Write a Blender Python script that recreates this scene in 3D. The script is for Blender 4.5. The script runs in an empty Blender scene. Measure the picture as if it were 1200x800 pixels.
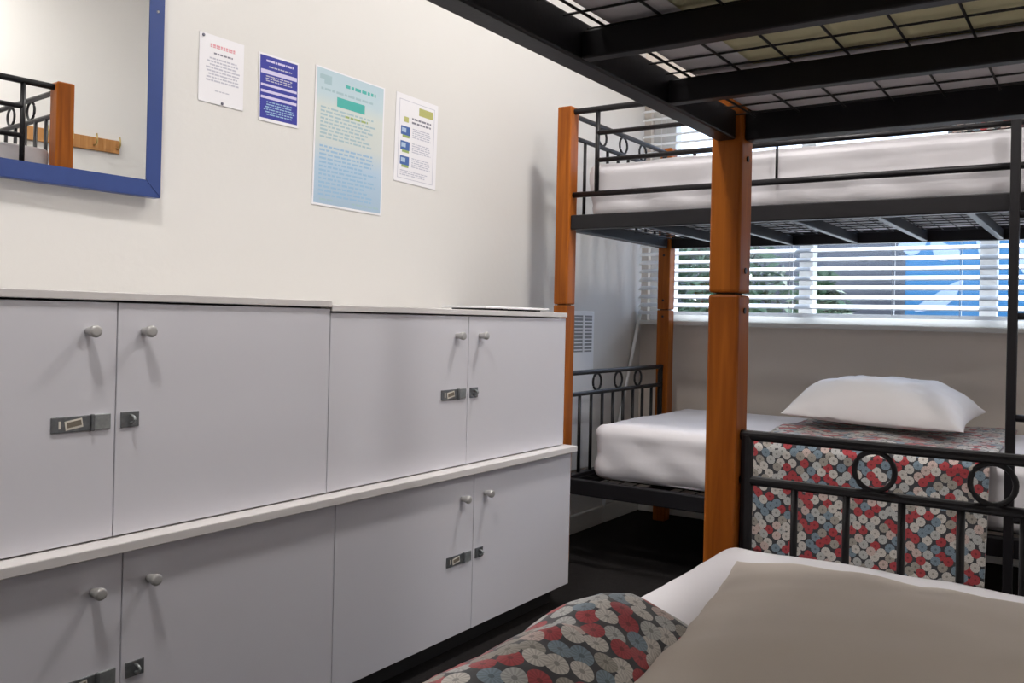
import bpy, bmesh, math, random
from mathutils import Vector, Matrix, noise
random.seed(7)
scn = bpy.context.scene
col = scn.collection

# ------------------------------------------------------------------ camera
cam_d = bpy.data.cameras.new('camera')
cam = bpy.data.objects.new('camera', cam_d)
col.objects.link(cam)
scn.camera = cam
cam_d.sensor_width = 36.0
cam_d.lens = 1034.24 / 1200 * 36
cam_d.shift_x = (600 - 637.9) / 1200
cam_d.shift_y = (369.87 - 400) / 1200
cam_d.clip_start = 0.02
right = Vector((0.8405, 0.5413, 0.0224)); down = Vector((0.0169, 0.0151, -0.9997)); fwd = Vector((-0.5415, 0.8407, 0.0035))
m = Matrix((right, -down, -fwd)).transposed().to_4x4()
m.translation = Vector((0.036, -0.1093, 0.9948))
cam.matrix_world = m

# ------------------------------------------------------------------ sky and exposure
w = bpy.data.worlds.new('sky'); scn.world = w; w.use_nodes = True
bg = w.node_tree.nodes['Background']
bg.inputs[0].default_value = (0.60, 0.74, 1.0, 1)
bg.inputs[1].default_value = 3.0
sun_d = bpy.data.lights.new('sun', 'SUN'); sun_d.energy = 10.0; sun_d.angle = math.radians(0.6); sun_d.color = (0.90, 0.95, 1.0)
sun = bpy.data.objects.new('sun', sun_d); col.objects.link(sun)
sun.rotation_euler = Vector((0.05, -math.cos(math.radians(56)), -math.sin(math.radians(56)))).to_track_quat('-Z', 'Y').to_euler()
sun.location = (0, 9, 9)
scn.view_settings.view_transform = 'Standard'
scn.view_settings.look = 'None'
scn.view_settings.gamma = 1
scn.view_settings.use_curve_mapping = False
scn.view_settings.exposure = 0.60
LAMP_EMISSION = 95.0

# ------------------------------------------------------------------ materials
def new_mat(name):
    mt = bpy.data.materials.new(name); mt.use_nodes = True
    nt = mt.node_tree
    return mt, nt, nt.nodes['Principled BSDF']
def set_in(b, k, v):
    if k in b.inputs: b.inputs[k].default_value = v
def plain(name, rgb, rough=0.5, metal=0.0, bump=0.0, bscale=60.0, var=0.0, vscale=6.0, spec=0.5, sheen=0.0):
    mt, nt, b = new_mat(name)
    b.inputs['Base Color'].default_value = (*rgb, 1)
    b.inputs['Roughness'].default_value = rough
    b.inputs['Metallic'].default_value = metal
    set_in(b, 'Specular IOR Level', spec)
    set_in(b, 'Sheen Weight', sheen)
    tc = nt.nodes.new('ShaderNodeTexCoord')
    if var > 0:
        n = nt.nodes.new('ShaderNodeTexNoise'); n.inputs['Scale'].default_value = vscale; n.inputs['Detail'].default_value = 5
        nt.links.new(tc.outputs['Object'], n.inputs['Vector'])
        mx = nt.nodes.new('ShaderNodeMixRGB'); mx.blend_type = 'MIX'
        mx.inputs[1].default_value = (*[c * (1 - var) for c in rgb], 1)
        mx.inputs[2].default_value = (*[min(1, c * (1 + var)) for c in rgb], 1)
        nt.links.new(n.outputs['Fac'], mx.inputs[0]); nt.links.new(mx.outputs[0], b.inputs['Base Color'])
    if bump > 0:
        n2 = nt.nodes.new('ShaderNodeTexNoise'); n2.inputs['Scale'].default_value = bscale; n2.inputs['Detail'].default_value = 6
        nt.links.new(tc.outputs['Object'], n2.inputs['Vector'])
        bp = nt.nodes.new('ShaderNodeBump'); bp.inputs['Strength'].default_value = bump; bp.inputs['Distance'].default_value = 0.01
        nt.links.new(n2.outputs['Fac'], bp.inputs['Height']); nt.links.new(bp.outputs['Normal'], b.inputs['Normal'])
    return mt
def wood_mat(name, dark, light):
    mt, nt, b = new_mat(name)
    tc = nt.nodes.new('ShaderNodeTexCoord'); mp = nt.nodes.new('ShaderNodeMapping')
    mp.inputs['Scale'].default_value = (22, 22, 1.3)
    nt.links.new(tc.outputs['Object'], mp.inputs['Vector'])
    n = nt.nodes.new('ShaderNodeTexNoise'); n.inputs['Scale'].default_value = 2.2; n.inputs['Detail'].default_value = 8; n.inputs['Distortion'].default_value = 0.6
    nt.links.new(mp.outputs['Vector'], n.inputs['Vector'])
    cr = nt.nodes.new('ShaderNodeValToRGB')
    cr.color_ramp.elements[0].position = 0.3; cr.color_ramp.elements[0].color = (*dark, 1)
    cr.color_ramp.elements[1].position = 0.75; cr.color_ramp.elements[1].color = (*light, 1)
    nt.links.new(n.outputs['Fac'], cr.inputs['Fac']); nt.links.new(cr.outputs['Color'], b.inputs['Base Color'])
    b.inputs['Roughness'].default_value = 0.4; set_in(b, 'Specular IOR Level', 0.22)
    return mt
def emit_mat(name, rgb, s):
    mt, nt, b = new_mat(name)
    b.inputs['Base Color'].default_value = (0.8, 0.8, 0.8, 1)
    b.inputs['Emission Color'].default_value = (*rgb, 1); b.inputs['Emission Strength'].default_value = s
    return mt
def glass_mat(name):
    mt, nt, b = new_mat(name)
    tr = nt.nodes.new('ShaderNodeBsdfTransparent'); gl = nt.nodes.new('ShaderNodeBsdfGlossy'); gl.inputs['Roughness'].default_value = 0.02
    mx = nt.nodes.new('ShaderNodeMixShader')
    mx.inputs[0].default_value = 0.05; nt.links.new(tr.outputs[0], mx.inputs[1]); nt.links.new(gl.outputs[0], mx.inputs[2])
    nt.links.new(mx.outputs[0], nt.nodes['Material Output'].inputs['Surface'])
    return mt
def floral_mat(name, scale=30.0):
    """printed round flowers on charcoal cloth, laid out in UV metres"""
    mt, nt, b = new_mat(name)
    N = nt.nodes.new; L = nt.links.new
    uv = N('ShaderNodeUVMap')
    def math_(op, a, bb=None, c=None):
        k = N('ShaderNodeMath'); k.operation = op
        for i, v in enumerate((a, bb, c)):
            if v is None: continue
            if hasattr(v, 'is_linked') or hasattr(v, 'links'): L(v, k.inputs[i])
            else: k.inputs[i].default_value = v
        return k.outputs[0]
    base = None
    def layer(off, prev, rad):
        mp = N('ShaderNodeMapping'); mp.inputs['Location'].default_value = (off, off, 0)
        L(uv.outputs[0], mp.inputs['Vector'])
        v = N('ShaderNodeTexVoronoi'); v.voronoi_dimensions = '2D'; v.feature = 'F1'
        v.inputs['Scale'].default_value = scale; v.inputs['Randomness'].default_value = 0.26
        L(mp.outputs[0], v.inputs['Vector'])
        sep = N('ShaderNodeSeparateColor'); L(v.outputs['Color'], sep.inputs[0])
        cr = N('ShaderNodeValToRGB'); cr.color_ramp.interpolation = 'CONSTANT'
        e = cr.color_ramp.elements
        e[0].position = 0; e[0].color = (0.62, 0.58, 0.54, 1)
        e[1].position = 0.22; e[1].color = (0.42, 0.045, 0.055, 1)
        for p, c in ((0.46, (0.50, 0.50, 0.49, 1)), (0.62, (0.20, 0.27, 0.33, 1)), (0.76, (0.36, 0.33, 0.29, 1)), (0.88, (0.60, 0.46, 0.42, 1))):
            q = e.new(p); q.color = c
        L(sep.outputs[0], cr.inputs['Fac'])
        # petal rays from the cell centre
        sub = N('ShaderNodeVectorMath'); sub.operation = 'SUBTRACT'
        sc = N('ShaderNodeVectorMath'); sc.operation = 'SCALE'; sc.inputs['Scale'].default_value = 1.0
        L(mp.outputs[0], sc.inputs[0]); L(sc.outputs[0], sub.inputs[0]); L(v.outputs['Position'], sub.inputs[1])
        sx = N('ShaderNodeSeparateXYZ'); L(sub.outputs[0], sx.inputs[0])
        ang = math_('ARCTAN2', sx.outputs[1], sx.outputs[0])
        ray = math_('SINE', math_('MULTIPLY', ang, 14.0))
        dist = v.outputs['Distance']
        shade = math_('ADD', 0.84, math_('MULTIPLY', ray, 0.16))
        core = math_('GREATER_THAN', dist, 0.085)
        shade2 = math_('MULTIPLY', shade, math_('ADD', 0.55, math_('MULTIPLY', core, 0.45)))
        hsv = N('ShaderNodeMixRGB'); hsv.blend_type = 'MULTIPLY'; hsv.inputs[0].default_value = 1
        L(cr.outputs[0], hsv.inputs[1])
        cmb = N('ShaderNodeCombineColor')
        for i in range(3): L(shade2, cmb.inputs[i])
        L(cmb.outputs[0], hsv.inputs[2])
        msk = math_('LESS_THAN', dist, rad)
        mix = N('ShaderNodeMixRGB'); L(msk, mix.inputs[0])
        if prev is None: mix.inputs[1].default_value = (0.035, 0.035, 0.042, 1)
        else: L(prev, mix.inputs[1])
        L(hsv.outputs[0], mix.inputs[2])
        return mix.outputs[0]
    c = layer(0.0, None, 0.375)
    c = layer(0.30, c, 0.365)
    L(c, b.inputs['Base Color'])
    b.inputs['Roughness'].default_value = 0.9
    set_in(b, 'Sheen Weight', 0.3)
    return mt

M = {}
M['wall'] = plain('cream_wall_paint', (0.70, 0.685, 0.66), 0.6, bump=0.05, bscale=40)
M['wall2'] = plain('beige_wall_paint', (0.76, 0.69, 0.62), 0.6, bump=0.05, bscale=40)
M['ceil'] = plain('white_ceiling_paint', (0.86, 0.85, 0.82), 0.8, bump=0.05, bscale=50)
M['carpet'] = plain('charcoal_carpet', (0.022, 0.020, 0.020), 1.0, spec=0.08, bump=0.6, bscale=400, var=0.3, vscale=40)
M['trim'] = plain('white_trim_paint', (0.72, 0.71, 0.68), 0.45)
M['melamine'] = plain('grey_melamine', (0.70, 0.69, 0.74), 0.42, var=0.015, vscale=3)
M['edge'] = plain('pale_laminate', (0.72, 0.69, 0.68), 0.35, var=0.03, vscale=20)
M['gapdark'] = plain('dark_kickboard', (0.03, 0.03, 0.032), 0.7)
M['knob'] = plain('brushed_knob', (0.50, 0.49, 0.48), 0.35, 0.3)
M['steel'] = plain('worn_zinc_steel', (0.20, 0.21, 0.22), 0.45, 0.7, var=0.35, vscale=120)
M['steel2'] = plain('bright_zinc_steel', (0.34, 0.36, 0.36), 0.40, 0.6, var=0.3, vscale=150)
M['sticker'] = plain('paper_sticker', (0.72, 0.68, 0.60), 0.7)
M['stickerprint'] = plain('sticker_print', (0.20, 0.17, 0.13), 0.7)
M['wood'] = wood_mat('amber_stained_pine', (0.24, 0.058, 0.005), (0.46, 0.132, 0.012))
M['wood2'] = wood_mat('honey_pine', (0.36, 0.16, 0.05), (0.52, 0.27, 0.10))
M['metal'] = plain('black_bed_metal', (0.008, 0.007, 0.009), 0.42, 0.0, spec=0.35, bump=0.03, bscale=120)
M['wire'] = plain('black_wire', (0.012, 0.011, 0.012), 0.5)
M['sheet'] = plain('white_cotton_sheet', (0.78, 0.755, 0.79), 0.85, bump=0.10, bscale=9, sheen=0.2)
M['pillowcase'] = plain('white_pillowcase', (0.84, 0.82, 0.83), 0.85, bump=0.15, bscale=8, sheen=0.2)
M['taupe'] = plain('taupe_pillowcase', (0.58, 0.51, 0.45), 0.9, bump=0.22, bscale=5, sheen=0.15)
M['olive'] = plain('olive_mattress_ticking', (0.74, 0.70, 0.45), 0.9, bump=0.2, bscale=30)
M['ticking'] = plain('grey_mattress_ticking', (0.50, 0.51, 0.52), 0.9, bump=0.5, bscale=35, var=0.25, vscale=30)
M['floral'] = floral_mat('floral_print_cloth', 25.0)
M['bluepaint'] = plain('blue_painted_frame', (0.030, 0.060, 0.215), 0.35)
M['mirror'] = plain('mirror_silver', (0.88, 0.885, 0.88), 0.0, 1.0)
M['chrome'] = plain('screw_chrome', (0.7, 0.7, 0.7), 0.2, 1.0)
M['paper'] = plain('white_paper', (0.80, 0.79, 0.82), 0.6)
M['plastic'] = plain('white_plastic', (0.84, 0.85, 0.87), 0.4)
M['grille'] = plain('heater_grille_grey', (0.25, 0.26, 0.27), 0.5)
M['slat'] = plain('white_blind_slat', (0.86, 0.87, 0.88), 0.35)
_nt = M['slat'].node_tree; _t = _nt.nodes.new('ShaderNodeBsdfTranslucent'); _t.inputs[0].default_value = (0.86, 0.88, 0.90, 1)
_mx = _nt.nodes.new('ShaderNodeMixShader'); _mx.inputs[0].default_value = 0.35
_nt.links.new(_nt.nodes['Principled BSDF'].outputs[0], _mx.inputs[1]); _nt.links.new(_t.outputs[0], _mx.inputs[2])
_nt.links.new(_mx.outputs[0], _nt.nodes['Material Output'].inputs['Surface'])
M['cord'] = plain('blind_cord', (0.75, 0.76, 0.78), 0.7)
M['glass'] = glass_mat('window_glass')
M['lamp'] = emit_mat('lamp_diffuser_lit', (1.0, 0.965, 0.93), LAMP_EMISSION)
M['brass'] = plain('brass_hook', (0.55, 0.42, 0.18), 0.3, 0.9)
def ink(name, rgb): return plain('ink_' + name, rgb, 0.6)
M['ink_blue'] = ink('blue', (0.030, 0.035, 0.30))
M['ink_lav'] = ink('lavender', (0.62, 0.58, 0.78))
M['ink_grey'] = ink('grey', (0.50, 0.50, 0.58))
M['ink_dark'] = ink('dark', (0.20, 0.20, 0.25))
M['ink_red'] = ink('red', (0.72, 0.34, 0.38))
M['ink_teal'] = ink('teal', (0.07, 0.42, 0.38))
M['ink_sky'] = ink('sky', (0.50, 0.62, 0.68))
M['ink_cream'] = ink('cream', (0.63, 0.67, 0.63))
M['ink_lblue'] = ink('lightblue', (0.41, 0.53, 0.68))
M['ink_mid'] = ink('midblue', (0.30, 0.47, 0.64))
M['ink_green'] = ink('green', (0.32, 0.42, 0.14))
M['ink_olive'] = ink('olive', (0.45, 0.45, 0.16))
M['ink_icon'] = ink('iconblue', (0.06, 0.13, 0.36))
M['ink_print'] = ink('posterprint', (0.36, 0.50, 0.55))
M['ink_wash'], _nt, _b = new_mat('ink_wash'); _b.inputs['Roughness'].default_value = 0.6
_tc = _nt.nodes.new('ShaderNodeTexCoord'); _sx = _nt.nodes.new('ShaderNodeSeparateXYZ'); _cr = _nt.nodes.new('ShaderNodeValToRGB')
_nt.links.new(_tc.outputs['Generated'], _sx.inputs[0]); _nt.links.new(_sx.outputs[2], _cr.inputs['Fac']); _nt.links.new(_cr.outputs[0], _b.inputs['Base Color'])
_e = _cr.color_ramp.elements
_e[0].position = 0.0; _e[0].color = (0.36, 0.48, 0.60, 1); _e[1].position = 1.0; _e[1].color = (0.45, 0.58, 0.65, 1)
for _p, _c in ((0.30, (0.42, 0.55, 0.68, 1)), (0.48, (0.60, 0.64, 0.62, 1)), (0.72, (0.62, 0.66, 0.62, 1)), (0.82, (0.50, 0.62, 0.67, 1))): _e.new(_p).color = _c
M['leaf'] = plain('leaf_green', (0.030, 0.075, 0.030), 0.55, var=0.5, vscale=4)
M['bark'] = plain('bark', (0.05, 0.035, 0.025), 0.9)
M['fence'] = plain('grey_boundary_wall', (0.10, 0.105, 0.12), 0.9, var=0.25, vscale=2, bump=0.2)
M['mural'] = plain('blue_mural_paint', (0.004, 0.115, 0.25), 0.6, var=0.12, vscale=1.5)
M['muralpale'] = plain('mural_pale_paint', (0.28, 0.36, 0.50), 0.6)
M['paving'] = plain('grey_paving', (0.16, 0.16, 0.16), 0.9, var=0.2)

# ------------------------------------------------------------------ helpers
def link(name, me, mat=None, parent=None, loc=None, rot=None):
    o = bpy.data.objects.new(name, me); col.objects.link(o)
    if mat is not None and me is not None and len(me.materials) == 0: me.materials.append(mat)
    if parent is not None: o.parent = parent
    if loc is not None: o.location = loc
    if rot is not None: o.rotation_euler = rot
    return o
def mesh_from(bm, name='mesh', smooth=False, angle=None):
    me = bpy.data.meshes.new(name)
    bmesh.ops.recalc_face_normals(bm, faces=bm.faces)
    bm.to_mesh(me); bm.free()
    if smooth:
        for p in me.polygons: p.use_smooth = True
    return me
def add_box(bm, lo, hi):
    vs = [bm.verts.new((x, y, z)) for x in (lo[0], hi[0]) for y in (lo[1], hi[1]) for z in (lo[2], hi[2])]
    fs = []
    for q in ((0, 1, 3, 2), (4, 6, 7, 5), (0, 4, 5, 1), (2, 3, 7, 6), (0, 2, 6, 4), (1, 5, 7, 3)):
        fs.append(bm.faces.new([vs[i] for i in q]))
    return vs
def box_me(lo, hi, bev=0.0, seg=2):
    bm = bmesh.new(); add_box(bm, lo, hi)
    if bev > 0: bmesh.ops.bevel(bm, geom=list(bm.edges), offset=bev, segments=seg, affect='EDGES', profile=0.5)
    return mesh_from(bm, smooth=False)
def box(name, lo, hi, mat, parent=None, bev=0.0, seg=2):
    """a box object whose origin sits at the middle of its base"""
    c = Vector(((lo[0] + hi[0]) / 2, (lo[1] + hi[1]) / 2, lo[2]))
    l2 = Vector(lo) - c; h2 = Vector(hi) - c
    return link(name, box_me(l2, h2, bev, seg), mat, parent, loc=c)
def add_tube(bm, pts, r, n=10, closed=False, cap=True):
    pts = [Vector(p) for p in pts]; rings = []
    N = len(pts)
    for i, p in enumerate(pts):
        if closed: t = pts[(i + 1) % N] - pts[i - 1]
        else: t = pts[min(i + 1, N - 1)] - pts[max(i - 1, 0)]
        t.normalize()
        a = Vector((0, 0, 1)) if abs(t.z) < 0.9 else Vector((1, 0, 0))
        u = t.cross(a).normalized(); v = t.cross(u).normalized()
        rings.append([bm.verts.new(p + (u * math.cos(2 * math.pi * k / n) + v * math.sin(2 * math.pi * k / n)) * r) for k in range(n)])
    rng = range(N) if closed else range(N - 1)
    for i in rng:
        A, B = rings[i], rings[(i + 1) % N]
        best = 0
        if closed and i == N - 1:
            best = min(range(n), key=lambda s: sum((A[k].co - B[(k + s) % n].co).length for k in range(n)))
        for k in range(n):
            bm.faces.new((A[k], A[(k + 1) % n], B[(k + 1 + best) % n], B[(k + best) % n]))
    if cap and not closed:
        bm.faces.new(rings[0]); bm.faces.new(rings[-1][::-1])
def tube_me(pts, r, n=10, closed=False):
    bm = bmesh.new(); add_tube(bm, pts, r, n, closed)
    me = mesh_from(bm)
    for p in me.polygons: p.use_smooth = len(p.vertices) == 4
    return me
def empty(name, loc=(0, 0, 0), rz=0.0):
    o = bpy.data.objects.new(name, None); col.objects.link(o)
    o.location = loc; o.rotation_euler = (0, 0, rz); o.empty_display_size = 0.1
    return o
def tag(o, label, cat, group=None, kind=None):
    o['label'] = label; o['category'] = cat
    if group: o['group'] = group
    if kind: o['kind'] = kind
    return o
def struct(o, label=None, cat=None):
    o['kind'] = 'structure'
    if label: o['label'] = label
    if cat: o['category'] = cat
    return o
def copy_tree(o, parent=None):
    c = o.copy(); col.objects.link(c)
    if parent is not None: c.parent = parent
    for ch in list(o.children): copy_tree(ch, c)
    return c
def fbm(x, y, z, s, o=3):
    return noise.fractal(Vector((x * s, y * s, z * s)), 1.0, 2.0, o)

# ------------------------------------------------------------------ room dimensions
XL, XR, YB, YF, ZC = -2.069, 1.30, 4.10, -2.3, 3.0
WX0, WX1, WZ0, WZ1 = -2.03, 0.95, 1.0, 2.12          # window opening

struct(box('floor', (XL - .1, YF - .1, -0.1), (XR + .1, YB + .1, 0), M['carpet']), 'dark charcoal carpet floor of the bunk room', 'floor')
struct(box('ceiling', (XL - .1, YF - .1, ZC), (XR + .1, YB + .12, ZC + .1), M['ceil']), 'white painted ceiling above the bunks', 'ceiling')
struct(box('wall_left', (XL - .1, YF - .1, 0), (XL, YB + .12, ZC), M['wall']), 'plain cream painted wall behind the grey lockers', 'wall')
struct(box('wall_right', (XR, YF - .1, 0), (XR + .1, YB + .12, ZC), M['wall']), 'cream wall seen in the mirror behind the hook rail', 'wall')
struct(box('wall_front', (XL, YF - .1, 0), (XR, YF, ZC), M['wall']), 'cream painted wall behind the camera', 'wall')
bm = bmesh.new()
for lo, hi in (((XL, YB, 0), (XR, YB + .12, WZ0)), ((XL, YB, WZ1), (XR, YB + .12, ZC)), ((XL, YB, WZ0), (WX0, YB + .12, WZ1)), ((WX1, YB, WZ0), (XR, YB + .12, WZ1))):
    add_box(bm, lo, hi)
struct(link('wall_back', mesh_from(bm), M['wall2']), 'beige wall below the wide window behind the far bunk', 'wall')
def baseboard(name, lo, hi, lab):
    o = box(name, lo, hi, M['trim'], bev=0.004); struct(o, lab, 'baseboard')
baseboard('baseboard_left', (XL, 2.60, 0), (XL + .018, YB, 0.085), 'white baseboard along the cream wall under the far bunk')
baseboard('baseboard_back', (XL + .018, YB - .018, 0), (XR, YB, 0.085), 'white baseboard along the window wall')
baseboard('baseboard_right', (XR - .018, YF, 0), (XR, YB - .018, 0.085), 'white baseboard along the wall opposite the lockers')

# window: frame members, mullions, panes
win = struct(empty('window_1', ((WX0 + WX1) / 2, YB + .06, WZ0)), 'wide white framed window behind the slatted blind', 'window')
def wpart(name, lo, hi, mat, bev=0.003):
    off = Vector(win.location)
    return box(name, Vector(lo) - off, Vector(hi) - off, mat, win, bev)
wpart('window_jamb', (WX0, YB + .03, WZ0), (-1.90, YB + .10, WZ1), M['trim'])
wpart('window_jamb', (WX1 - .06, YB + .03, WZ0), (WX1, YB + .10, WZ1), M['trim'])
wpart('window_head', (-1.90, YB + .03, WZ1 - .06), (WX1 - .06, YB + .10, WZ1), M['trim'])
wpart('window_bottom_rail', (-1.90, YB + .03, WZ0), (WX1 - .06, YB + .10, WZ0 + .045), M['trim'])
mull = [-1.206, -0.419, 0.37]
for x in mull: wpart('mullion', (x - .034, YB + .03, WZ0 + .045), (x + .034, YB + .10, WZ1 - .06), M['trim'])
xs = [-1.90] + mull + [WX1 - .06]
for i in range(4):
    a = xs[i] + (.034 if i > 0 else 0); b_ = xs[i + 1] - (.034 if i < 3 else 0)
    wpart('pane', (a, YB + .060, WZ0 + .045), (b_, YB + .066, WZ1 - .06), M['glass'], 0)
wpart('window_sill', (WX0 - .01, YB - .078, WZ0 - .022), (WX1 + .03, YB + .03, WZ0), M['trim'], 0.005)

# ------------------------------------------------------------------ ceiling lights
def ceiling_light(x, y, label):
    r = empty('ceiling_light', (x, y, ZC)); tag(r, label, 'ceiling light', 'round ceiling lights')
    bm = bmesh.new()
    bmesh.ops.create_cone(bm, cap_ends=True, segments=40, radius1=0.15, radius2=0.15, depth=0.03)
    bmesh.ops.translate(bm, verts=bm.verts, vec=(0, 0, -0.0152))
    link('light_base', mesh_from(bm), M['plastic'], r)
    bm = bmesh.new()
    bmesh.ops.create_uvsphere(bm, u_segments=40, v_segments=12, radius=0.135)
    bmesh.ops.delete(bm, geom=[v for v in bm.verts if v.co.z > 0.001], context='VERTS')
    for v in bm.verts: v.co.z = v.co.z * 0.4 - 0.031
    link('diffuser', mesh_from(bm, smooth=True), M['lamp'], r)
ceiling_light(-0.95, 0.35, 'round white ceiling light above the lockers near the mirror')
ceiling_light(-0.90, 2.55, 'round white ceiling light between the two bunk beds')
ceiling_light(0.72, 1.5, 'added fill light, unseen, near the wall with the hook rail')  # added lamp out of view, brightens locker fronts, bunks and the mirrored wall

# ------------------------------------------------------------------ locker cabinets
def make_hasp(door, y0, z, sgn):
    """hinged zinc hasp on the left door; y0 = the door's free edge, local to the door"""
    h = box('hasp_strap', (0.0, y0 - .123, z - .0145), (0.0035, y0 - .050, z + .0145), M['steel'], door, 0.0012)
    box('hasp_hinge', (0.0, y0 - .050, z - .016), (0.008, y0 - .043, z + .016), M['steel'], door, 0.002)
    box('hasp_plate', (0.0, y0 - .043, z - .0145), (0.0040, y0 - .010, z + .0145), M['steel2'], door, 0.0012)
    s = box('hasp_sticker', (0.0036, y0 - .097, z - .0085), (0.0042, y0 - .064, z + .0085), M['sticker'], door)
    s.rotation_euler = (math.radians(9), 0, 0)
    p = box('sticker_print', (0.0042, y0 - .094, z - .0045), (0.0046, y0 - .067, z + .0055), M['stickerprint'], door)
    p.rotation_euler = (math.radians(9), 0, 0)
    box('hasp_slot', (0.0036, y0 - .110, z - .007), (0.0040, y0 - .106, z + .007), M['sticker'], door)
def make_staple(door, y0, z):
    box('staple_plate', (0.0, y0 + .010, z - .015), (0.003, y0 + .048, z + .015), M['steel'], door, 0.001)
    pts = [(0.002, y0 + .030, z + .004 + .006 * math.cos(a)) for a in ()]
    arc = [(0.003 + .014 * math.sin(a), y0 + .030, z - .0075 * math.cos(a)) for a in [math.pi * k / 8 for k in range(9)]]
    link('staple_loop', tube_me(arc, 0.0028, 8), M['steel2'], door)
def make_knob(door, y, z):
    bm = bmesh.new()
    prof = [(0, 0.007), (0.004, 0.0078), (0.012, 0.0085), (0.020, 0.0110), (0.027, 0.0116), (0.0295, 0.0106), (0.0302, 0.007)]
    rings = []
    for x, rr in prof:
        rings.append([bm.verts.new((x, rr * math.cos(2 * math.pi * k / 20), rr * math.sin(2 * math.pi * k / 20))) for k in range(20)])
    for a, b_ in zip(rings, rings[1:]):
        for k in range(20): bm.faces.new((a[k], a[(k + 1) % 20], b_[(k + 1) % 20], b_[k]))
    bm.faces.new(rings[-1]); bm.faces.new(rings[0][::-1])
    link('knob', mesh_from(bm, smooth=True), M['knob'], door, loc=(0, y, z))
def cabinet(y0, y1, z0, z1, xf, label, top=True, kick=False, knob_z=None, hasp_z=None):
    """xf = door front plane; doors 16 mm thick in front of the carcass"""
    r = empty('locker_cabinet', (XL + .003, (y0 + y1) / 2, z0 - (0.068 if kick else 0))); tag(r, label, 'cabinet', 'grey two-door lockers along the wall')
    off = Vector(r.location)
    def part(name, lo, hi, mat, bev=0.001): return box(name, Vector(lo) - off, Vector(hi) - off, mat, r, bev)
    T = 0.016
    xb = XL + .003; xc = xf - T - .0015
    zt = z1 - (T if top else 0)
    part('side_panel', (xb, y0 + .001, z0), (xc, y0 + T, zt), M['edge'])
    part('side_panel', (xb, y1 - T, z0), (xc, y1 - .001, zt), M['edge'])
    part('bottom_panel', (xb, y0 + T, z0), (xc, y1 - T, z0 + T), M['edge'])
    part('back_panel', (xb, y0 + T, z0 + T), (xb + .005, y1 - T, zt), M['edge'])
    if top: part('top_panel', (xb, y0 + .0005, zt), (xf + .006, y1 - .0005, z1), M['edge'], 0.0015)
    else: part('top_rail', (xb + .006, y0 + T, zt - T), (xc, y1 - T, zt), M['edge'])
    ym = (y0 + y1) / 2
    dz0 = z0 + .003; dz1 = zt - .004
    for k, (a, b_) in enumerate(((y0 + .0015, ym - .0013), (ym + .0013, y1 - .0015))):
        d = part('door', (xf - T, a, dz0), (xf, b_, dz1), M['melamine'], 0.0008)
        # sub-parts live in a frame whose x=0 is the door front; convert to door-local
        dl = Vector(d.location) + off
        shift = Vector((xf, 0, 0)) - dl
        kids_before = set(d.children)
        if k == 0:
            make_hasp(d, ym - .001, hasp_z, -1); make_knob(d, ym - .058, knob_z)
        else:
            make_staple(d, ym, hasp_z); make_knob(d, ym + .055, knob_z)
        for c in d.children:
            c.location = Vector(c.location) + Vector((xf - dl.x, -dl.y, -dl.z))
    if kick:
        part('kickboard', (xf - .075, y0 + .02, z0 - .068), (xf - .06, y1 - .02, z0), M['gapdark'])
        for yy in (y0 + .02, y1 - .035): part('foot_panel', (xb + .01, yy, z0 - .068), (xf - .075, yy + .015, z0), M['gapdark'])
    return r
XU, XLW = -1.577, -1.550
cabinet(0.326, 1.4265, 0.5545, 1.0275, XU, 'upper grey locker nearest the mirror, slightly taller than its neighbour', knob_z=0.953, hasp_z=0.781)
cabinet(1.4265, 2.536, 0.5545, 1.0175, XU, 'upper grey locker at the end beside the far bunk', knob_z=0.940, hasp_z=0.769)
cabinet(0.332, 1.4315, 0.070, 0.5335, XLW, 'lower grey locker below the taller unit nearest the mirror', top=False, kick=True, knob_z=0.469, hasp_z=0.300)
cabinet(1.4315, 2.546, 0.070, 0.5335, XLW, 'lower grey locker at the end nearest the far bunk', top=False, kick=True, knob_z=0.466, hasp_z=0.292)
tag(box('worktop_board', (XL + .002, 0.325, 0.534), (-1.530, 2.556, 0.5540), M['edge'], bev=0.002), 'long pale board running between upper and lower lockers', 'worktop')
# thin tray on the right-hand top
tr = empty('plastic_tray', (-1.74, 2.35, 1.0178)); tag(tr, 'flat white plastic tray lying on the end locker top', 'tray')
box('tray_plate', (-.09, -.19, .007), (.09, .19, .014), M['plastic'], tr, 0.003)
for yy in (-.15, -.05, .05, .15): box('foot', (-.07, yy - .012, 0), (.07, yy + .012, .007), M['gapdark'], tr)

# ------------------------------------------------------------------ mirror
MY0, MY1, MZ0, MZ1, MF = 0.58, 1.260, 1.2825, 2.14, 0.042
mi = empty('wall_mirror', (XL + .001, (MY0 + MY1) / 2, MZ0)); tag(mi, 'rectangular mirror in a blue painted frame above the lockers', 'mirror')
mo = Vector(mi.location)
def frame_bar(pts):
    bm = bmesh.new()
    f = [bm.verts.new((0.0, y - mo.y, z - mo.z)) for y, z in pts]; g = [bm.verts.new((0.030, y - mo.y, z - mo.z)) for y, z in pts]
    bm.faces.new(f); bm.faces.new(g[::-1])
    for i in range(4): bm.faces.new((f[i], f[(i + 1) % 4], g[(i + 1) % 4], g[i]))
    bmesh.ops.bevel(bm, geom=list(bm.edges), offset=0.0012, segments=2, affect='EDGES')
    return link('frame_bar', mesh_from(bm), M['bluepaint'], mi)
frame_bar([(MY0, MZ0), (MY1, MZ0), (MY1 - MF, MZ0 + MF), (MY0 + MF, MZ0 + MF)])
frame_bar([(MY1, MZ0), (MY1, MZ1), (MY1 - MF, MZ1 - MF), (MY1 - MF, MZ0 + MF)])
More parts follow.
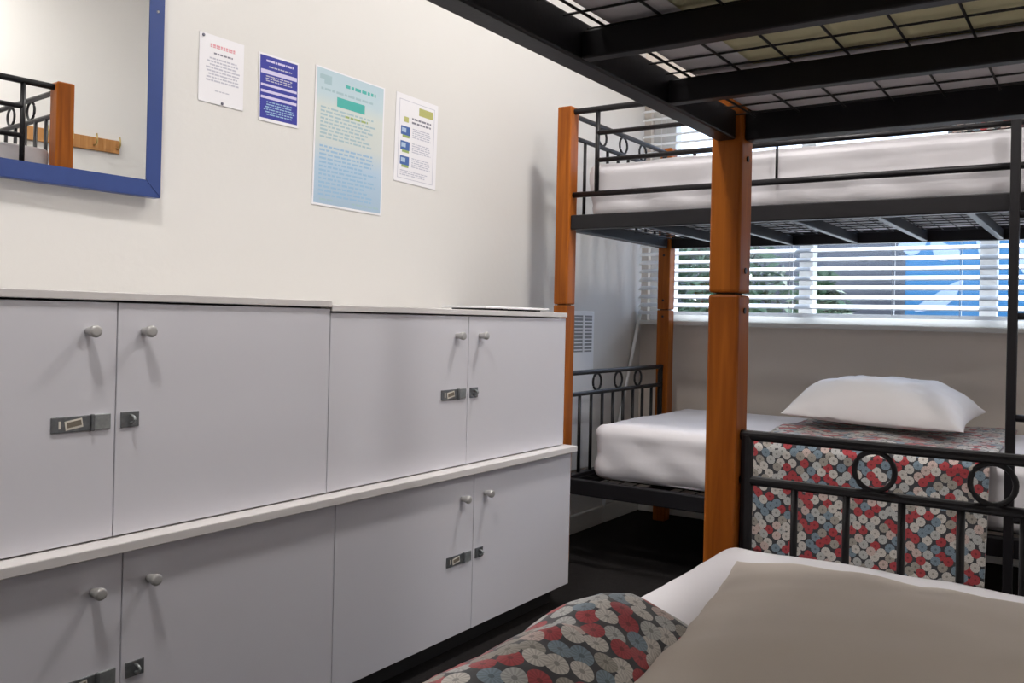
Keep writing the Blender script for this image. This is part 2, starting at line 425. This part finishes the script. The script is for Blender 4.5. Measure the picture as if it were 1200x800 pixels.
frame_bar([(MY1, MZ1), (MY0, MZ1), (MY0 + MF, MZ1 - MF), (MY1 - MF, MZ1 - MF)])
frame_bar([(MY0, MZ1), (MY0, MZ0), (MY0 + MF, MZ0 + MF), (MY0 + MF, MZ1 - MF)])
gw = (MY1 - MY0) / 2 - MF + .002
mg = box('mirror_glass', (-.002, -gw, MF - .004), (.002, gw, MZ1 - MF + .004 - mo.z), M['mirror'], mi)
mg.location = (0.0165, 0, MF - .004); mg.rotation_euler = (0, 0, -math.radians(1.9))
mi.rotation_euler = (0, 0, -math.radians(0.9)); mi.location.x += .006
bm = bmesh.new(); bmesh.ops.create_cone(bm, cap_ends=True, segments=14, radius1=.0045, radius2=.003, depth=.003)
sm = mesh_from(bm); 
for yy, zz in ((MY1 - .02, 1.756), (MY1 - .02, 2.05), (MY0 + .02, 1.40)):
    link('screw', sm, M['chrome'], mi, loc=(0.0318, yy - mo.y, zz - mo.z), rot=(0, math.pi / 2, 0))

# ------------------------------------------------------------------ posters
class Poster:
    def __init__(self, name, y0, y1, z0, z1, label, mat=None, tilt=0.0):
        self.w = y1 - y0; self.h = z1 - z0
        self.r = empty(name, (XL + .0012, (y0 + y1) / 2, z0)); tag(self.r, label, 'poster', 'notices taped to the cream wall')
        self.r.rotation_euler = (math.radians(tilt), 0, 0)
        self.k = 0
        self.sheet = link('sheet', box_me((0, -self.w / 2, 0), (0.0010, self.w / 2, self.h)), mat or M['paper'], self.r)
        self.q = {}
    def rect(self, name, a, b, c, d, mat, lift=1):
        """a..b across (0 left, 1 right), c..d down (0 top, 1 bottom)"""
        self.q.setdefault((name, mat, lift), []).append((a, b, c, d))
    def text(self, name, a, b, c, d, n, mat, lift=2, ragged=0.2, centre=False):
        rnd = random.Random(n * 7 + int(a * 100))
        for i in range(n):
            z0 = c + (d - c) * i / n; z1 = z0 + (d - c) / n * 0.48
            end = b - rnd.random() * ragged * (b - a); st = a
            if centre: st = a + (b - end) / 2; end = b - (b - end) / 2
            x = st
            while x < end - 0.01:
                wl = min(rnd.uniform(0.03, 0.10), end - x)
                self.rect(name, x, x + wl, z0, z1, mat, lift); x += wl + 0.018
    def done(self):
        for (name, mat, lift), rs in self.q.items():
            def bx(bm, a, b, c, d): add_box(bm, (0.0008, (a - .5) * self.w, (1 - d) * self.h), (0.0010 + 0.0002 * lift, (b - .5) * self.w, (1 - c) * self.h))
            if len(rs) > 4:
                bm = bmesh.new()
                for q in rs: bx(bm, *q)
                o = link(name, mesh_from(bm), mat, self.r); o['kind'] = 'stuff'
            else:
                for q in rs:
                    bm = bmesh.new(); bx(bm, *q); link(name, mesh_from(bm), mat, self.r)
p = Poster('paper_notice', 1.391, 1.538, 1.570, 1.758, 'small white paper notice with a faint red heading beside the mirror')
p.text('heading_print', .24, .80, .13, .19, 1, M['ink_red'], ragged=0); p.text('heading_print', .24, .80, .165, .20, 1, M['ink_red'], ragged=0)
p.text('subheading_print', .32, .74, .25, .30, 1, M['ink_dark'], ragged=0)
p.text('body_print', .14, .92, .33, .70, 8, M['ink_grey'], centre=True, ragged=.25)
p.text('signature_print', .36, .68, .80, .83, 1, M['ink_grey'])
p.done()
bm = bmesh.new(); bmesh.ops.create_uvsphere(bm, u_segments=12, v_segments=8, radius=.0042); pinm = mesh_from(bm, smooth=True)
for a, b_ in ((.08, .04), (.52, .97)): link('pin', pinm, M['ink_dark'], p.r, loc=(.002, (a - .5) * p.w, (1 - b_) * p.h))
p = Poster('blue_notice', 1.593, 1.742, 1.558, 1.756, 'small blue poster with pale lavender stripes and a white border', tilt=0.8)
p.rect('blue_panel', .03, .97, .03, .955, M['ink_blue'], 1)
p.text('title_print', .18, .86, .085, .15, 1, M['ink_lav'], 2, 0)
p.text('subtitle_print', .24, .82, .175, .215, 1, M['ink_grey'], 2, 0)
for c, d in ((.235, .295), (.445, .480), (.535, .575), (.625, .665)): p.rect('stripe_print', .05, .95, c, d, M['ink_lav'], 2)
p.text('body_print', .15, .85, .32, .42, 3, M['ink_grey'], 2, .2, True)
p.text('body_print', .12, .90, .70, .92, 6, M['ink_mid'], 2, .2, True)
p.done()
p = Poster('blue_wash_poster', 1.803, 2.114, 1.335, 1.771, 'largest poster, pale blue wash with a teal banner', tilt=-0.6)
p.rect('wash_print', .02, .98, .01, .985, M['ink_wash'], 1)
p.rect('banner_print', .30, .70, .185, .255, M['ink_teal'], 2)
p.rect('emblem_print', .06, .22, .05, .085, M['ink_print'], 2); p.rect('emblem_print', .12, .22, .085, .115, M['ink_print'], 2)
p.text('title_print', .42, .86, .075, .125, 1, M['ink_teal'], 2, 0)
p.text('body_print', .08, .90, .145, .18, 1, M['ink_print'], 2, .1)
p.text('body_print', .08, .90, .28, .52, 9, M['ink_print'], 2, .25)
p.text('green_print', .42, .75, .305, .335, 1, M['ink_green'], 3, 0)
p.text('lower_print', .08, .92, .56, .94, 13, M['ink_mid'], 2, .25)
p.text('footer_print', .10, .28, .945, .975, 1, M['ink_print'], 2, 0); p.text('footer_print', .55, .95, .945, .975, 1, M['ink_print'], 2, 0)
p.done()
p = Poster('icon_notice', 2.170, 2.395, 1.462, 1.771, 'white notice with three blue picture squares, nearest the bunk', tilt=-1.2)
for a, b_, c, d in ((.08, .92, .060, .066), (.08, .92, .950, .956), (.08, .09, .06, .956), (.91, .92, .06, .956)): p.rect('border_print', a, b_, c, d, M['ink_grey'], 1)
p.text('title_print', .55, .86, .115, .185, 1, M['ink_olive'], 2, 0); p.rect('badge_print', .54, .88, .10, .19, M['ink_olive'], 1)
p.text('heading_print', .38, .86, .24, .33, 2, M['ink_dark'], 2, .05)
p.rect('dot_print', .20, .30, .25, .31, M['ink_olive'], 2)
for c in (.36, .53, .70):
    p.rect('icon_print', .13, .34, c, c + .10, M['ink_icon'], 2); p.rect('icon_green_print', .17, .33, c + .10, c + .128, M['ink_green'], 2)
    p.rect('icon_highlight_print', .15, .25, c + .02, c + .07, M['ink_lblue'], 3)
    p.text('body_print', .40, .86, c, c + .12, 5, M['ink_grey'], 2, .2)
p.text('footer_print', .14, .86, .86, .93, 3, M['ink_grey'], 2, .2)
p.done()

# ------------------------------------------------------------------ wall heater and rod
he = empty('wall_heater', (XL + .001, 3.44, 0.30)); tag(he, 'slim white wall heater with grey grille behind the far bunk', 'heater')
box('heater_body', (0, -.105, 0), (.035, .105, .735), M['plastic'], he, 0.006)
box('grille_recess', (.0345, -.085, .545), (.0358, .080, .715), M['grille'], he)
gm = box_me((0, -.083, -.0028), (.003, .078, .0028))
for k in range(10): link('louvre', gm, M['plastic'], he, loc=(.0358, 0, .555 + k * .0165))
box('grille_divider', (.0358, -.008, .545), (.0395, .004, .715), M['plastic'], he)
rod = link('white_rod', tube_me([(-2.046, 4.055, 1.052), (-2.052, 3.955, .757), (-2.060, 3.69, 0.006)], .009, 12), M['plastic'])
tag(rod, 'slim white rod leaning in the corner beside the window', 'rod')

# ------------------------------------------------------------------ venetian blind
BY = 4.045
bl = empty('venetian_blind', (-0.56, BY, 1.03)); tag(bl, 'wide white horizontal slat blind hanging over the window', 'blind')
BXa, BXb = -2.045, 0.93
bc = (BXa + BXb) / 2 + .56
bw = (BXb - BXa) / 2
# curved slat cross section
bm = bmesh.new(); prof = []
for k in range(7):
    t = -1 + 2 * k / 6; prof.append((t * .0245, .0035 * (1 - t * t)))
top = [[bm.verts.new((sx * bw, y, z + .0009)) for y, z in prof] for sx in (-1, 1)]
bot = [[bm.verts.new((sx * bw, y, z - .0009)) for y, z in prof] for sx in (-1, 1)]
for k in range(6):
    bm.faces.new((top[0][k], top[0][k + 1], top[1][k + 1], top[1][k])); bm.faces.new((bot[0][k], bot[1][k], bot[1][k + 1], bot[0][k + 1]))
for s in (0, 1): bm.faces.new(top[s] + bot[s][::-1])
for k in (0, 6): bm.faces.new((top[0][k], top[1][k], bot[1][k], bot[0][k]))
slat_me = mesh_from(bm)
NS = 24
for k in range(NS):
    link('slat', slat_me, M['slat'], bl, loc=(bc, 0, 0.050 + k * .0438), rot=(math.radians(26), 0, 0))
box('bottom_rail', (bc - bw, -.026, 0), (bc + bw, .026, .018), M['slat'], bl, 0.004)
box('head_rail', (bc - bw, -.028, 0.050 + NS * .0438), (bc + bw, .028, 0.050 + NS * .0438 + .045), M['slat'], bl, 0.003)
for x in (-1.93, -1.25, -.79, -.515, -0.05, .42, .88):
    bm = bmesh.new()
    for y in (-.0262, .0262): add_tube(bm, [(x + .56, y, .01), (x + .56, y, 0.05 + NS * .0438)], .0013, 6)
    link('ladder_cord', mesh_from(bm), M['cord'], bl)

# ------------------------------------------------------------------ bunk beds
BL, BW = 2.03, 0.975          # post centre spacing, long and across
PW = 0.0325
def make_bed():
    r = empty('bunk_bed')
    lower = box_me((-PW, -PW, 0), (PW, PW, 1.0520), 0.005, 2)
    upper = box_me((-PW, -PW, 0), (PW, PW, 0.8065), 0.006, 3)
    bm = bmesh.new(); bmesh.ops.create_cone(bm, cap_ends=True, segments=12, radius1=.006, radius2=.006, depth=.004); bolt = mesh_from(bm)
    for x in (0, BL):
        for y in (0, BW):
            p1 = link('post', lower, M['wood'], r, loc=(x, y, 0)); p2 = link('upper_post', upper, M['wood'], r, loc=(x, y, 1.0555))
            link('dowel', box_me((-.02, -.02, 0), (.02, .02, .006)), M['gapdark'], p1, loc=(0, 0, 1.0508))
            s = 1 if y == 0 else -1
            for pp, zz in ((p1, 1.020), (p2, .045), (p2, .27)):
                link('bolt', bolt, M['metal'], pp, loc=(0, s * (PW + .0005), zz), rot=(math.pi / 2, 0, 0))
    def rail(name, lo, hi, bev=0.004): return box(name, lo, hi, M['metal'], r, bev)
    for zlo, zhi in ((.290, .350), (1.360, 1.418)):
        for y in (0, BW): rail('side_rail', (PW, y - .020, zlo), (BL - PW, y + .020, zhi))
        for x in (0, BL): rail('end_rail', (x - .020, PW, zlo), (x + .020, BW - PW, zhi))
        cb = box_me((-.012, -(BW / 2 - .021), 0), (.012, BW / 2 - .021, .040), 0.003)
        xk = 0.345
        while xk < BL - .1:
            link('crossbar', cb, M['metal'], r, loc=(xk, BW / 2, zlo + .002)); xk += 0.2885
        bm = bmesh.new()
        y = .055
        z = zhi - .0135
        while y < BW - .04:
            add_tube(bm, [(.022, y, z), (BL - .022, y, z)], .0021, 6); y += .0866
        x = .040
        while x < BL - .03:
            add_tube(bm, [(x, .022, z + .0036), (x, BW - .022, z + .0036)], .0018, 6); x += .0655
        link('wire_mesh', mesh_from(bm), M['wire'], r)
    barL = {}
    for (zt, z2, zb) in ((.771, .681, .350), (1.838, 1.748, 1.418)):
        bar = tube_me([(0, 0, zb - z2 - .0), (0, 0, 0)], .0072, 10)
        ring = tube_me([(0, .036 * math.cos(2 * math.pi * k / 28), .036 * math.sin(2 * math.pi * k / 28)) for k in range(28)], .0052, 8, True)
        for x in (0, BL):
            bm = bmesh.new()
            add_tube(bm, [(x, PW, zt), (x, BW - PW, zt)], .0105, 12); add_tube(bm, [(x, PW, z2), (x, BW - PW, z2)], .0095, 12)
            for yy in (PW + .013, BW - PW - .013): add_tube(bm, [(x, yy, zb), (x, yy, zt)], .0125, 12)
            fr = link('end_frame', mesh_from(bm), M['metal'], r)
            for k in range(8): link('bar', bar, M['metal'], fr, loc=(x, .142 + .0985 * k, z2))
            for k in (1.5, 3.5, 5.5): link('ring', ring, M['metal'], fr, loc=(x, .142 + .0985 * k, (zt + z2) / 2))
    # guard rails on both long sides of the top bunk
    for y in (0, BW):
        bm = bmesh.new()
        add_tube(bm, [(PW, y, 1.842), (BL - PW, y, 1.842)], .0125, 12)
        g = link('guard_rail', mesh_from(bm), M['metal'], r)
        for a, b_, zz in ((.140, BL - .140, 1.745), (.140, BL - .140, 1.636)):
            link('guard_bar', tube_me([(a, y, zz), (b_, y, zz)], .0095, 12), M['metal'], g)
        link('guard_bar', tube_me([(PW, y, 1.502), (BL - PW, y, 1.502)], .0115, 12), M['metal'], g)
        for xx in (.140, BL - .140): link('guard_upright', tube_me([(xx, y, 1.500), (xx, y, 1.842)], .0095, 12), M['metal'], g)
        for xx in (.875,): link('guard_upright', tube_me([(xx, y, 1.500), (xx, y, 1.636)], .005, 8), M['metal'], g)
    # ladder on the front side
    yl = -.046
    for xx in (1.634, 1.966 - .02): link('ladder_rail', box_me((xx - .014, yl - .012, 0), (xx + .014, yl + .012, 1.80), 0.004), M['metal'], r)
    for zz in (.415, .725, 1.035, 1.345): link('rung', tube_me([(1.648, yl, zz), (1.932, yl, zz)], .011, 12), M['metal'], r)
    return r
bedA = make_bed()
bedA.location = (-1.855, 2.975, 0)
tag(bedA, 'far bunk bed with amber wooden posts standing under the window', 'bunk bed', 'wood and black metal bunk beds')
bedB = copy_tree(bedA)
bedB.location = (-0.621, 1.603, 0); bedB.rotation_euler = (0, 0, -math.pi / 2)
tag(bedB, 'near bunk bed whose black top deck hangs over the taupe pillow', 'bunk bed', 'wood and black metal bunk beds')

# ------------------------------------------------------------------ mattresses with fitted sheets
def rounded_box_bm(hx, hy, h, r, nx, ny, nz):
    bm = bmesh.new()
    grid = {}
    def key(i, j, k): return (i, j, k)
    def vert(i, j, k):
        q = (i, j, k)
        if q not in grid:
            p = Vector((-hx + 2 * hx * i / nx, -hy + 2 * hy * j / ny, h * k / nz))
            c = Vector((max(-hx + r, min(hx - r, p.x)), max(-hy + r, min(hy - r, p.y)), max(r, min(h - r, p.z))))
            d = p - c
            if d.length > 1e-9:
                # push onto the rounded surface
                mx = max(abs(d.x), abs(d.y), abs(d.z)); d = d.normalized() * (r * mx / r if False else r) if mx > r * .999 else d
                p = c + d
            grid[q] = bm.verts.new(p)
        return grid[q]
    for i in range(nx):
        for j in range(ny):
            bm.faces.new((vert(i, j, 0), vert(i, j + 1, 0), vert(i + 1, j + 1, 0), vert(i + 1, j, 0)))
            bm.faces.new((vert(i, j, nz), vert(i + 1, j, nz), vert(i + 1, j + 1, nz), vert(i, j + 1, nz)))
    for k in range(nz):
        for i in range(nx):
            bm.faces.new((vert(i, 0, k), vert(i + 1, 0, k), vert(i + 1, 0, k + 1), vert(i, 0, k + 1)))
            bm.faces.new((vert(i, ny, k), vert(i, ny, k + 1), vert(i + 1, ny, k + 1), vert(i + 1, ny, k)))
        for j in range(ny):
            bm.faces.new((vert(0, j, k), vert(0, j, k + 1), vert(0, j + 1, k + 1), vert(0, j + 1, k)))
            bm.faces.new((vert(nx, j, k), vert(nx, j + 1, k), vert(nx, j + 1, k + 1), vert(nx, j, k + 1)))
    return bm
def mattress(cx, cy, z, hx, hy, h, label, core, rnd=.045, wrap=(.13, .13)):
    r = empty('mattress', (cx, cy, z)); tag(r, label, 'mattress', 'white sheeted bunk mattresses')
    bm = rounded_box_bm(hx - .022, hy - .022, h - .026, .025, 24, 16, 4)
    for v in bm.verts: v.co.z += .003
    link('mattress_core', mesh_from(bm, smooth=True), core, r)
    bm = rounded_box_bm(hx, hy, h, rnd, 72, 110, 12)
    seed = random.random() * 50
    for v in bm.verts:
        c = v.co
        side = 1 - min(1, min(c.z, h - c.z) / .05)
        n = fbm(c.x + seed, c.y, c.z * 2, 4.5) * .009 + fbm(c.x * 1.0 + seed, c.y, c.z * .5, 14) * .0022
        # loose diagonal pulls towards the lower corners on the sides
        d = Vector((c.x / hx ** 2, c.y / hy ** 2, 0)); 
        if d.length > 1e-6: d.normalize()
        out = Vector((1 if c.x > hx - .05 else -1 if c.x < -hx + .05 else 0, 1 if c.y > hy - .05 else -1 if c.y < -hy + .05 else 0, 0))
        if c.z > h - .05: v.co.z += n * .6
        elif c.z > .01:
            pull = .004 * math.sin(26 * (c.x + c.y) + 40 * c.z + seed)
            v.co += out * (n * .7 + pull * (1 - c.z / h)) - out * .004
    bm.normal_update()
    bmesh.ops.delete(bm, geom=[f for f in bm.faces if abs(f.normal.z) > .7 and f.calc_center_median().z < .02 and abs(f.calc_center_median().x) < hx - wrap[0] and abs(f.calc_center_median().y) < hy - wrap[1]], context='FACES')
    link('fitted_sheet', mesh_from(bm, smooth=True), M['sheet'], r)
    return r
def bed_xy(bed, x, y):
    p = bed.matrix_basis @ Vector((x, y, 0)); return p.x, p.y
mx, my = -1.855 + BL / 2 + .02, 2.975 + BW / 2
mattress(mx, my, .352, BL / 2 - .10, BW / 2 - .035, .222, 'white sheeted lower mattress of the far bunk under the floral throw', M['ticking'])
mattress(mx, my, 1.4110, BL / 2 - .055, BW / 2 - .0235, .220, 'white sheeted upper mattress of the far bunk in front of the blind', M['ticking'])
nx_, ny_ = -0.621 + BW / 2 + .0, 1.603 - BL / 2
mattress(nx_, ny_, .352, BW / 2 - .022, BL / 2 - .060, .218, 'white sheeted lower mattress of the near bunk under the taupe pillow', M['ticking'])
mattress(nx_, ny_, 1.4110, .4465, BL / 2 - .0215, .20, 'olive bottomed upper mattress of the near bunk resting on black mesh', M['olive'], .022, (.13, .33))

# ------------------------------------------------------------------ blankets and pillows
def surface(name, nu, nv, fn, mat, parent=None, thick=0.0, uvscale=1.0):
    """grid surface from fn(u,v) with arc length UVs in metres"""
    P = [[Vector(fn(i / nu, j / nv)) for j in range(nv + 1)] for i in range(nu + 1)]
    U = [[0.0] * (nv + 1) for _ in range(nu + 1)]; V = [[0.0] * (nv + 1) for _ in range(nu + 1)]
    for j in range(nv + 1):
        for i in range(1, nu + 1): U[i][j] = U[i - 1][j] + (P[i][j] - P[i - 1][j]).length
    jm = nv // 2
    for j in range(nv + 1):
        sh = U[nu // 2][j] - U[nu // 2][jm]
        for i in range(nu + 1): U[i][j] -= sh
    for i in range(nu + 1):
        for j in range(1, nv + 1): V[i][j] = V[i][j - 1] + (P[i][j] - P[i][j - 1]).length
    for i in range(nu + 1):
        sh = V[i][jm] - V[nu // 2][jm]
        for j in range(nv + 1): V[i][j] -= sh
    bm = bmesh.new(); uvl = bm.loops.layers.uv.new('UVMap')
    vs = [[bm.verts.new(P[i][j]) for j in range(nv + 1)] for i in range(nu + 1)]
    for i in range(nu):
        for j in range(nv):
            f = bm.faces.new((vs[i][j], vs[i + 1][j], vs[i + 1][j + 1], vs[i][j + 1]))
            for l, (a, b_) in zip(f.loops, ((i, j), (i + 1, j), (i + 1, j + 1), (i, j + 1))): l[uvl].uv = (U[a][b_] * uvscale, V[a][b_] * uvscale)
    me = bpy.data.meshes.new(name); bm.normal_update(); bm.to_mesh(me); bm.free()
    for q in me.polygons: q.use_smooth = True
    o = link(name, me, mat, parent)
    if thick:
        md = o.modifiers.new('thick', 'SOLIDIFY'); md.thickness = thick; md.offset = 1.0
    return o
# floral throw folded over the far lower bunk, hanging down its front
TX0, TX1 = -1.045, -0.275
yF, zT = 2.918, 0.586
def throw(u, v):
    x = TX0 + (TX1 - TX0) * u
    ytop = 3.90
    Ltop = ytop - (yF + .03); Larc = .03 * math.pi / 2; Ldrop = zT - .03 - .185
    s = v * (Ltop + Larc + Ldrop)
    wob = fbm(x, s, 0, 5) * .012
    if s < Ltop:
        y = ytop - s; z = zT + .006 + wob * .7 + .012 * math.exp(-((x - TX0) / .07) ** 2) * (0.5 + .5 * math.sin(s * 14))
    elif s < Ltop + Larc:
        a = (s - Ltop) / .03; y = yF + .03 - .03 * math.sin(a); z = zT - .03 + .03 * math.cos(a) + .006 + wob * .4
    else:
        d = s - Ltop - Larc; y = yF - .004 - .010 * d + .006 * math.sin(x * 34 + .6) * min(1, d * 6); z = zT - .03 - d + .006
        x += .010 * math.sin(u * math.pi * 2) * d - .05 * d * (u - .5) * (1 if u > .5 else .3)
        z += .006 * math.sin(x * 17)
    return (x, y, z)
th = surface('floral_throw', 70, 130, throw, M['floral'], None, .010)
tag(th, 'floral print throw draped over the front of the far lower bunk', 'blanket', 'floral print blankets')
def lump(x0, x1, y0, y1, zb, H, ex, seed, amp=.01, edge=.09):
    def f(u, v):
        # cosine spacing so that the steep rims get more rows
        a = -1 + 2 * u; b_ = -1 + 2 * v
        a = math.copysign(abs(a) ** .75, a); b_ = math.copysign(abs(b_) ** .75, b_)
        x = (x0 + x1) / 2 + (x1 - x0) / 2 * a; y = (y0 + y1) / 2 + (y1 - y0) / 2 * b_
        hx = (x1 - x0) / 2; hy = (y1 - y0) / 2
        dx = hx - abs(x - (x0 + x1) / 2); dy = hy - abs(y - (y0 + y1) / 2)
        def rim(d): 
            t = max(0, min(1, d / edge)); return math.sqrt(max(0, 1 - (1 - t) ** 2))
        g = rim(dx) * rim(dy)
        n = fbm(x + seed, y, 0, 6) * amp + fbm(x, y + seed, 0, 16) * amp * .25
        z = zb + g * (H + n)
        wx = fbm(seed, y, 3, 7) * .012 * abs(a); wy = fbm(x, seed, 5, 7) * .012 * abs(b_)
        return (x + wx, y + wy, z)
    return f
bB = surface('floral_blanket', 60, 80, lump(-.585, -.395, .12, .985, .574, .070, 1, 3.3, .016, .13), M['floral'], None)
tag(bB, 'floral print blanket bunched on the near bunk beside the taupe pillow', 'blanket', 'floral print blankets')
bA2 = surface('folded_blanket', 40, 40, lump(-.43, .05, 3.05, 3.75, 1.6375, .072, 1, 8.1, .01, .05), M['floral'], None)
tag(bA2, 'folded floral blanket on the upper mattress of the far bunk', 'blanket', 'floral print blankets')

def pillow(name, w_, d_, T, mat, loc, rz, tilt=(0, 0), pinch=.07, seed=0, shear=0.0, amp=.012):
    nu, nv = 60, 44
    bm = bmesh.new(); tops = []; bots = []
    def rimf(a, b_):
        return max(0, (1 - abs(a) ** 2.6)) ** .55 * max(0, (1 - abs(b_) ** 2.6)) ** .55
    for i in range(nu + 1):
        rt = []; rb = []
        for j in range(nv + 1):
            a = math.sin(math.pi / 2 * (-1 + 2 * i / nu)); b_ = math.sin(math.pi / 2 * (-1 + 2 * j / nv))
            x = a * w_ / 2 * (1 - pinch * (1 - b_ * b_) * 0 - pinch * abs(a) ** 3 * (1 - abs(b_) ** 2)); y = b_ * d_ / 2 * (1 - pinch * abs(b_) ** 3 * (1 - abs(a) ** 2))
            t = rimf(a, b_)
            x -= shear * y
            n = fbm(x + seed, y, 0, 5) * amp + fbm(x, y + seed, 2, 14) * amp * .35
            # puckers near the seams
            n += .004 * math.sin(22 * a + seed) * (abs(b_) ** 4) + .004 * math.sin(18 * b_ + seed) * (abs(a) ** 4)
            zt = t * T * .80 + n * (.25 + t) ; zb = -t * T * .20
            edge = i in (0, nu) or j in (0, nv)
            vt = bm.verts.new((x, y, zt if not edge else n * .5)); rt.append(vt)
            rb.append(vt if edge else bm.verts.new((x, y, min(zb, zt - .001))))
        tops.append(rt); bots.append(rb)
    for i in range(nu):
        for j in range(nv):
            bm.faces.new((tops[i][j], tops[i + 1][j], tops[i + 1][j + 1], tops[i][j + 1]))
            q = [bots[i][j], bots[i][j + 1], bots[i + 1][j + 1], bots[i + 1][j]]
            if len(set(q)) >= 3:
                try: bm.faces.new(q)
                except ValueError: pass
    o = link(name, mesh_from(bm, smooth=True), mat, None, loc=loc, rot=(tilt[0], tilt[1], rz))
    return o
pw = pillow('white_pillow', .665, .44, .175, M['pillowcase'], (-.715, 3.52, .657), math.radians(-3), (math.radians(5), math.radians(1)), seed=2.0, amp=.014)
tag(pw, 'plump white pillow on the floral throw of the far lower bunk', 'pillow')
pt = pillow('taupe_pillow', .80, .60, .074, M['taupe'], (-.045, .982, .594), math.radians(-5), (math.radians(0), math.radians(0)), pinch=.03, seed=5.0, shear=.24, amp=.007)
tag(pt, 'large taupe pillow lying on the near lower bunk', 'pillow')

# ------------------------------------------------------------------ hook rail on the opposite wall (seen in the mirror)
hr = empty('coat_hook_rail', (XR - .001, 2.475, 2.00)); tag(hr, 'honey wooden coat hook rail on the wall reflected in the mirror', 'hook rail')
box('backboard', (-.018, -.30, -.04), (0, .27, .04), M['wood2'], hr, 0.003)
for yy in (-.17, -.03, .11, .25):
    pts = [(-.018, yy, -.01), (-.05, yy, -.012), (-.066, yy, .004), (-.066, yy, .03), (-.058, yy, .055)]
    link('hook', tube_me(pts, .005, 8), M['brass'], hr)

# ------------------------------------------------------------------ outside the window
struct(box('ground', (-9, YB + .13, -.25), (8, 14, -.15), M['paving']), 'grey paving outside the window', 'ground')
fw = box('boundary_wall', (-8, 8.3, -.15), (7, 8.5, 2.6), M['fence']); struct(fw, 'grey boundary wall beyond the window', 'wall')
mu = empty('mural_panel', (.55, 7.6, -.15)); tag(mu, 'bright blue painted panel with pale shapes outside the window', 'panel')
box('panel_board', (-1.95, -.04, 0), (2.4, .04, 2.7), M['mural'], mu, 0.01)
def blob(x, z, a, b_, rot, name='pale_shape'):
    bm = bmesh.new(); n = 24
    f = []; g = []
    for k in range(n):
        t = 2 * math.pi * k / n; rr = 1 + .18 * math.sin(3 * t)
        X = a * rr * math.cos(t); Z = b_ * rr * math.sin(t)
        X, Z = X * math.cos(rot) - Z * math.sin(rot), X * math.sin(rot) + Z * math.cos(rot)
        f.append(bm.verts.new((x + X, -.041, z + Z))); g.append(bm.verts.new((x + X, -.046, z + Z)))
    bm.faces.new(f); bm.faces.new(g[::-1])
    for k in range(n): bm.faces.new((f[k], f[(k + 1) % n], g[(k + 1) % n], g[k]))
    link(name, mesh_from(bm), M['muralpale'], mu)
for a in ((-1.68, 1.38, .20, .06, .6), (-1.66, 1.76, .11, .07, -.4), (-1.38, 1.75, .03, .14, .2), (-1.90, 1.80, .10, .06, .1), (-1.12, 1.72, .03, .13, .2), (-1.05, 1.70, .025, .12, .2), (-.6, 1.5, .2, .08, -.6), (.4, 1.6, .2, .1, .5)): blob(*a)
def bush(x, y, h, rad, label, seed):
    r = empty('garden_shrub', (x, y, -.15)); tag(r, label, 'shrub', 'shrubs outside the window')
    rnd = random.Random(seed)
    bm = bmesh.new()
    for k in range(7):
        a = rnd.uniform(0, 6.28); add_tube(bm, [(0, 0, 0), (rad * .3 * math.cos(a), rad * .3 * math.sin(a), h * .5), (rad * .6 * math.cos(a + .3), rad * .6 * math.sin(a + .3), h * .85)], .012, 6)
    link('stem', mesh_from(bm), M['bark'], r)
    bm = bmesh.new()
    for k in range(2200):
        t = rnd.uniform(0, 6.28); ph = math.acos(rnd.uniform(-1, 1)); q = rnd.random() ** .4
        c = Vector((rad * q * math.sin(ph) * math.cos(t), rad * q * math.sin(ph) * math.sin(t), h * .55 + h * .48 * q * math.cos(ph)))
        ax = Vector((rnd.gauss(0, 1), rnd.gauss(0, 1), rnd.gauss(0, .7))).normalized(); up = Vector((rnd.gauss(0, 1), rnd.gauss(0, 1), rnd.gauss(0, 1)))
        sd = ax.cross(up).normalized(); L_ = rnd.uniform(.05, .10); W_ = L_ * .33
        vs = [bm.verts.new(c - ax * L_), bm.verts.new(c + sd * W_), bm.verts.new(c + ax * L_), bm.verts.new(c - sd * W_)]
        bm.faces.new(vs)
    o = link('foliage', mesh_from(bm), M['leaf'], r); o['kind'] = 'stuff'
bush(-4.1, 7.3, 2.4, .62, 'dark leafy shrub outside the left end of the window', 1)
bush(-2.85, 7.2, 2.2, .58, 'dark leafy shrub outside, seen left of the near bunk post', 2)
bush(-1.95, 7.0, 1.55, .30, 'smaller dark shrub outside beside the blue panel', 3)
